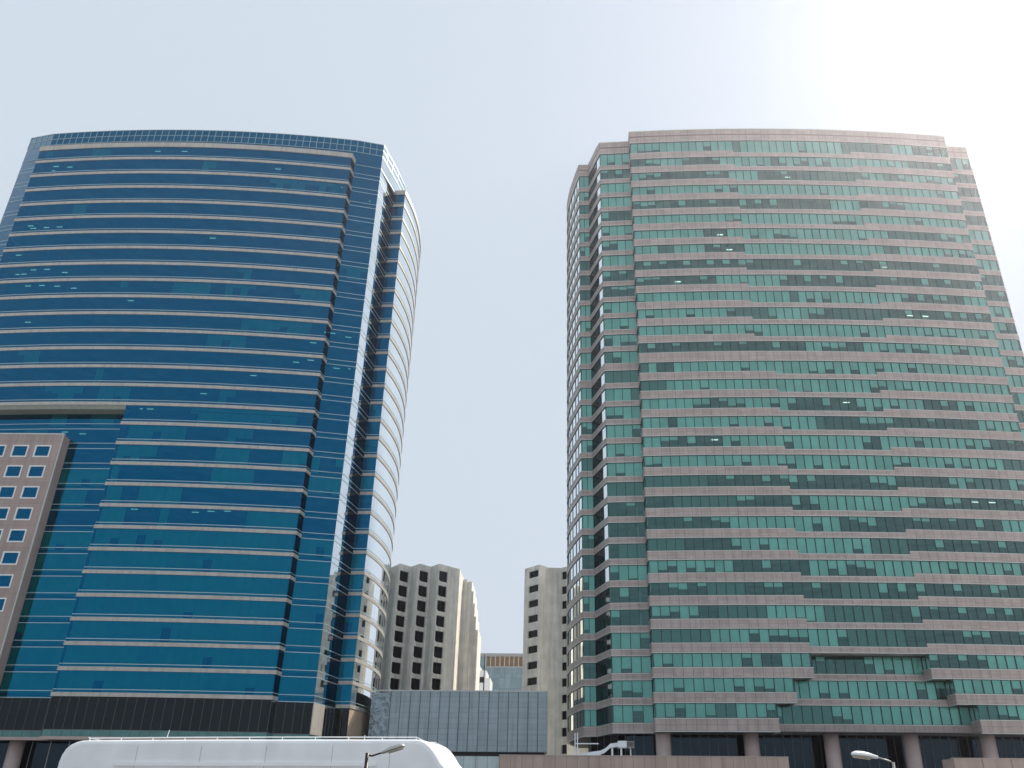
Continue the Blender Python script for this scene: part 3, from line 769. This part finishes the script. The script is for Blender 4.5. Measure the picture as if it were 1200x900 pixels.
for s in (1.6, 8.1):
    for d in (.16, W_-.16):
        mb = MB(); mb.tube([B(s, d-.14, zg+.47), B(s, d+.14, zg+.47)], .5, 20); w = mb.build('wheel', 'tyre', bus)
        mb = MB(); mb.tube([B(s, d-.16, zg+.47), B(s, d+.16, zg+.47)], .28, 16); mb.build('rim', 'grey_metal', w)

# ================================================================== street lamps
def street_lamp(label, base, top, joint, tip, arm0, white, group='street lamps'):
    root = thing('street_lamp', label, 'street lamp', (base[0], base[1], G), group)
    mb = MB(); mb.tube([(base[0], base[1], G), (base[0], base[1], G+.9), (base[0], base[1], G+.95), top], [.09, .09, .06, .045], 12); mb.build('pole', 'grey_metal' if white else 'black_metal', root, True)
    mb = MB(); mb.tube([(top[0], top[1], top[2]-.05), arm0, joint], .022, 8); mb.build('arm', 'grey_metal' if white else 'black_metal', root, True)
    J, T = Vector(joint), Vector(tip); ax = T-J; ln = ax.length; ax.normalize(); up = Vector((0, 0, 1)); up = (up-ax*up.dot(ax)).normalized(); sd = ax.cross(up)
    hd, lb = MB(), MB(); n = 12
    st = [(0, .05, .045, .045), (.12, .075, .06, .05), (.35, .13, .10, .05), (.6, .155, .115, .05), (.85, .14, .10, .05), (.97, .09, .06, .035), (1.0, .05, .03, .02)]
    rings = []
    for u, w, h, dn in st:
        c0 = J+ax*ln*u
        rings.append([tuple(c0+sd*(w*.95*math.cos(q)*ln/.8)+up*((h if math.sin(q) > 0 else dn)*math.sin(q)*ln/.8)) for q in [2*math.pi*j/n for j in range(n)]])
    base_i = 0
    for r0, r1 in zip(rings[:-1], rings[1:]):
        for j in range(n): hd.quad(r0[j], r0[(j+1) % n], r1[(j+1) % n], r1[j])
    hd.poly(rings[0][::-1]); hd.poly(rings[-1])
    h = hd.build('lamp_head', 'white_bright' if white else 'grey_metal', root)
    pts0 = []
    for u0, u1 in ((.3, .45), (.45, .6), (.6, .75), (.75, .93)):
        def rr_(u):
            w = .12 if .4 < u < .8 else .085
            c0 = J+ax*ln*u
            return [tuple(c0+sd*(w*math.cos(q)*ln/.8)-up*((.04+.055*math.sin(q))*ln/.8)) for q in [math.pi*j/8 for j in range(9)]]
        a, b = rr_(u0), rr_(u1)
        for j in range(8): lb.quad(a[j], a[j+1], b[j+1], b[j])
        if u0 == .3: lb.poly(a)
        if u1 == .93: lb.poly(b[::-1])
    lb.build('lens', 'lens', h)
K = 1.15
street_lamp('grey street lamp on a black post in front of the white coach', (-4.01*K, 20*K), (-4.01*K, 20*K, 1.03*K), (-3.70*K, 20*K, 1.035*K), (-3.2*K, 19.9*K, 1.17*K), (-3.9*K, 20*K, .97*K), False)
K = 1.2
street_lamp('white street lamp head on a grey post in front of the columned base', (8.86*K, 24*K), (8.86*K, 24*K, 1.10*K), (8.48*K, 24*K, 1.215*K), (7.78*K, 23.9*K, 1.285*K), (8.8*K, 24*K, 1.12*K), True)

# ================================================================== ground
def sheet(name, x0, x1, y0, y1, z, mat):
    mb = MB(); mb.quad((x0, y0, z), (x1, y0, z), (x1, y1, z), (x0, y1, z)); return struct(mb.build(name, mat))
sheet('ground', -900, 900, -900, 900, G-.12, 'paving')
sheet('road', -400, 400, 14, 34, G-.116, 'asphalt')
mb = MB()
for i in range(60): mb.quad((-240+8*i, 20, G-.112), (-237+8*i, 20, G-.112), (-237+8*i, 20.15, G-.112), (-240+8*i, 20.15, G-.112))
struct(mb.build('road_marking', 'paint'))
mb = MB(); mb.box(-400, 400, 34, 34.3, G-.12, G+.005); mb.box(-400, 400, 13.7, 14, G-.12, G+.005); struct(mb.build('kerb', 'kerb'))
mb = MB(); mb.box(-400, 400, 34.3, 130, G-.12, G); mb.box(-400, 400, -8, 13.7, G-.12, G); struct(mb.build('pavement', 'paving'))
mb = MB(); mb.box(-400, 400, 130, 260, G-.12, G-.001); struct(mb.build('plaza', 'paving'))

# ================================================================== haze
hm, hnt, hout = new_mat('haze')
pv = N(hnt, 'ShaderNodeVolumePrincipled'); pv.inputs['Color'].default_value = (.90, .88, 1.0, 1)
pv.inputs['Density'].default_value = HAZE_DENSITY; pv.inputs['Anisotropy'].default_value = .76
hnt.links.new(pv.outputs[0], hout.inputs['Volume'])
mb = MB(); mb.box(-910, 910, -910, 910, G-1.2, 130.)
hz = mb.build('haze', hm); hz['kind'] = 'stuff'

# ================================================================== camera, sky, sun
cam = bpy.data.cameras.new('camera'); co_ = bpy.data.objects.new('camera', cam); col.objects.link(co_)
cam.sensor_fit = 'HORIZONTAL'; cam.sensor_width = 36; cam.lens = 36*990/1200
cam.shift_x = -(649.96-600)/1200
cam.clip_start = .1; cam.clip_end = 10000
pitch, roll = R_(26.607), R_(.40)
from mathutils import Matrix
co_.matrix_world = Matrix.Rotation(R_(90)+pitch, 4, 'X') @ Matrix.Rotation(roll, 4, 'Z')
sc.camera = co_
SUN_EL, SUN_AZ = 44.9, 38.1
HAZE = .994
w = bpy.data.worlds.new('World'); sc.world = w; w.use_nodes = True
nt = w.node_tree; bg = nt.nodes['Background']
sky = nt.nodes.new('ShaderNodeTexSky'); sky.sky_type = 'NISHITA'; sky.sun_disc = False
sky.sun_elevation = R_(SUN_EL); sky.sun_rotation = R_(SUN_AZ); sky.altitude = 0; sky.air_density = 1.0; sky.dust_density = 1.2; sky.ozone_density = 1.0
# humid white haze over the whole sky, the blue dome only showing through it
mx = nt.nodes.new('ShaderNodeMix'); mx.data_type = 'RGBA'; mx.inputs[0].default_value = HAZE
mx.inputs[7].default_value = (4.2, 4.75, 5.4, 1)
nt.links.new(sky.outputs[0], mx.inputs[6]); nt.links.new(mx.outputs[2], bg.inputs[0]); bg.inputs[1].default_value = .12
sun = bpy.data.lights.new('sun', 'SUN'); so = bpy.data.objects.new('sun', sun); col.objects.link(so)
sun.energy = 5.0; sun.angle = R_(.5); sun.color = (1., .90, .76)
d = Vector((math.sin(R_(SUN_AZ))*math.cos(R_(SUN_EL)), math.cos(R_(SUN_AZ))*math.cos(R_(SUN_EL)), math.sin(R_(SUN_EL))))
so.rotation_euler = (-d).to_track_quat('-Z', 'Y').to_euler(); so.location = (60, 60, 200)
vs = sc.view_settings; vs.view_transform = 'Standard'; vs.look = 'None'; vs.gamma = 1; vs.exposure = .36; vs.use_curve_mapping = False
cy = sc.cycles
cy.transparent_max_bounces = 12; cy.max_bounces = 8; cy.caustics_reflective = True; cy.blur_glossy = 1.0; cy.sample_clamp_indirect = 4.; cy.caustics_refractive = False
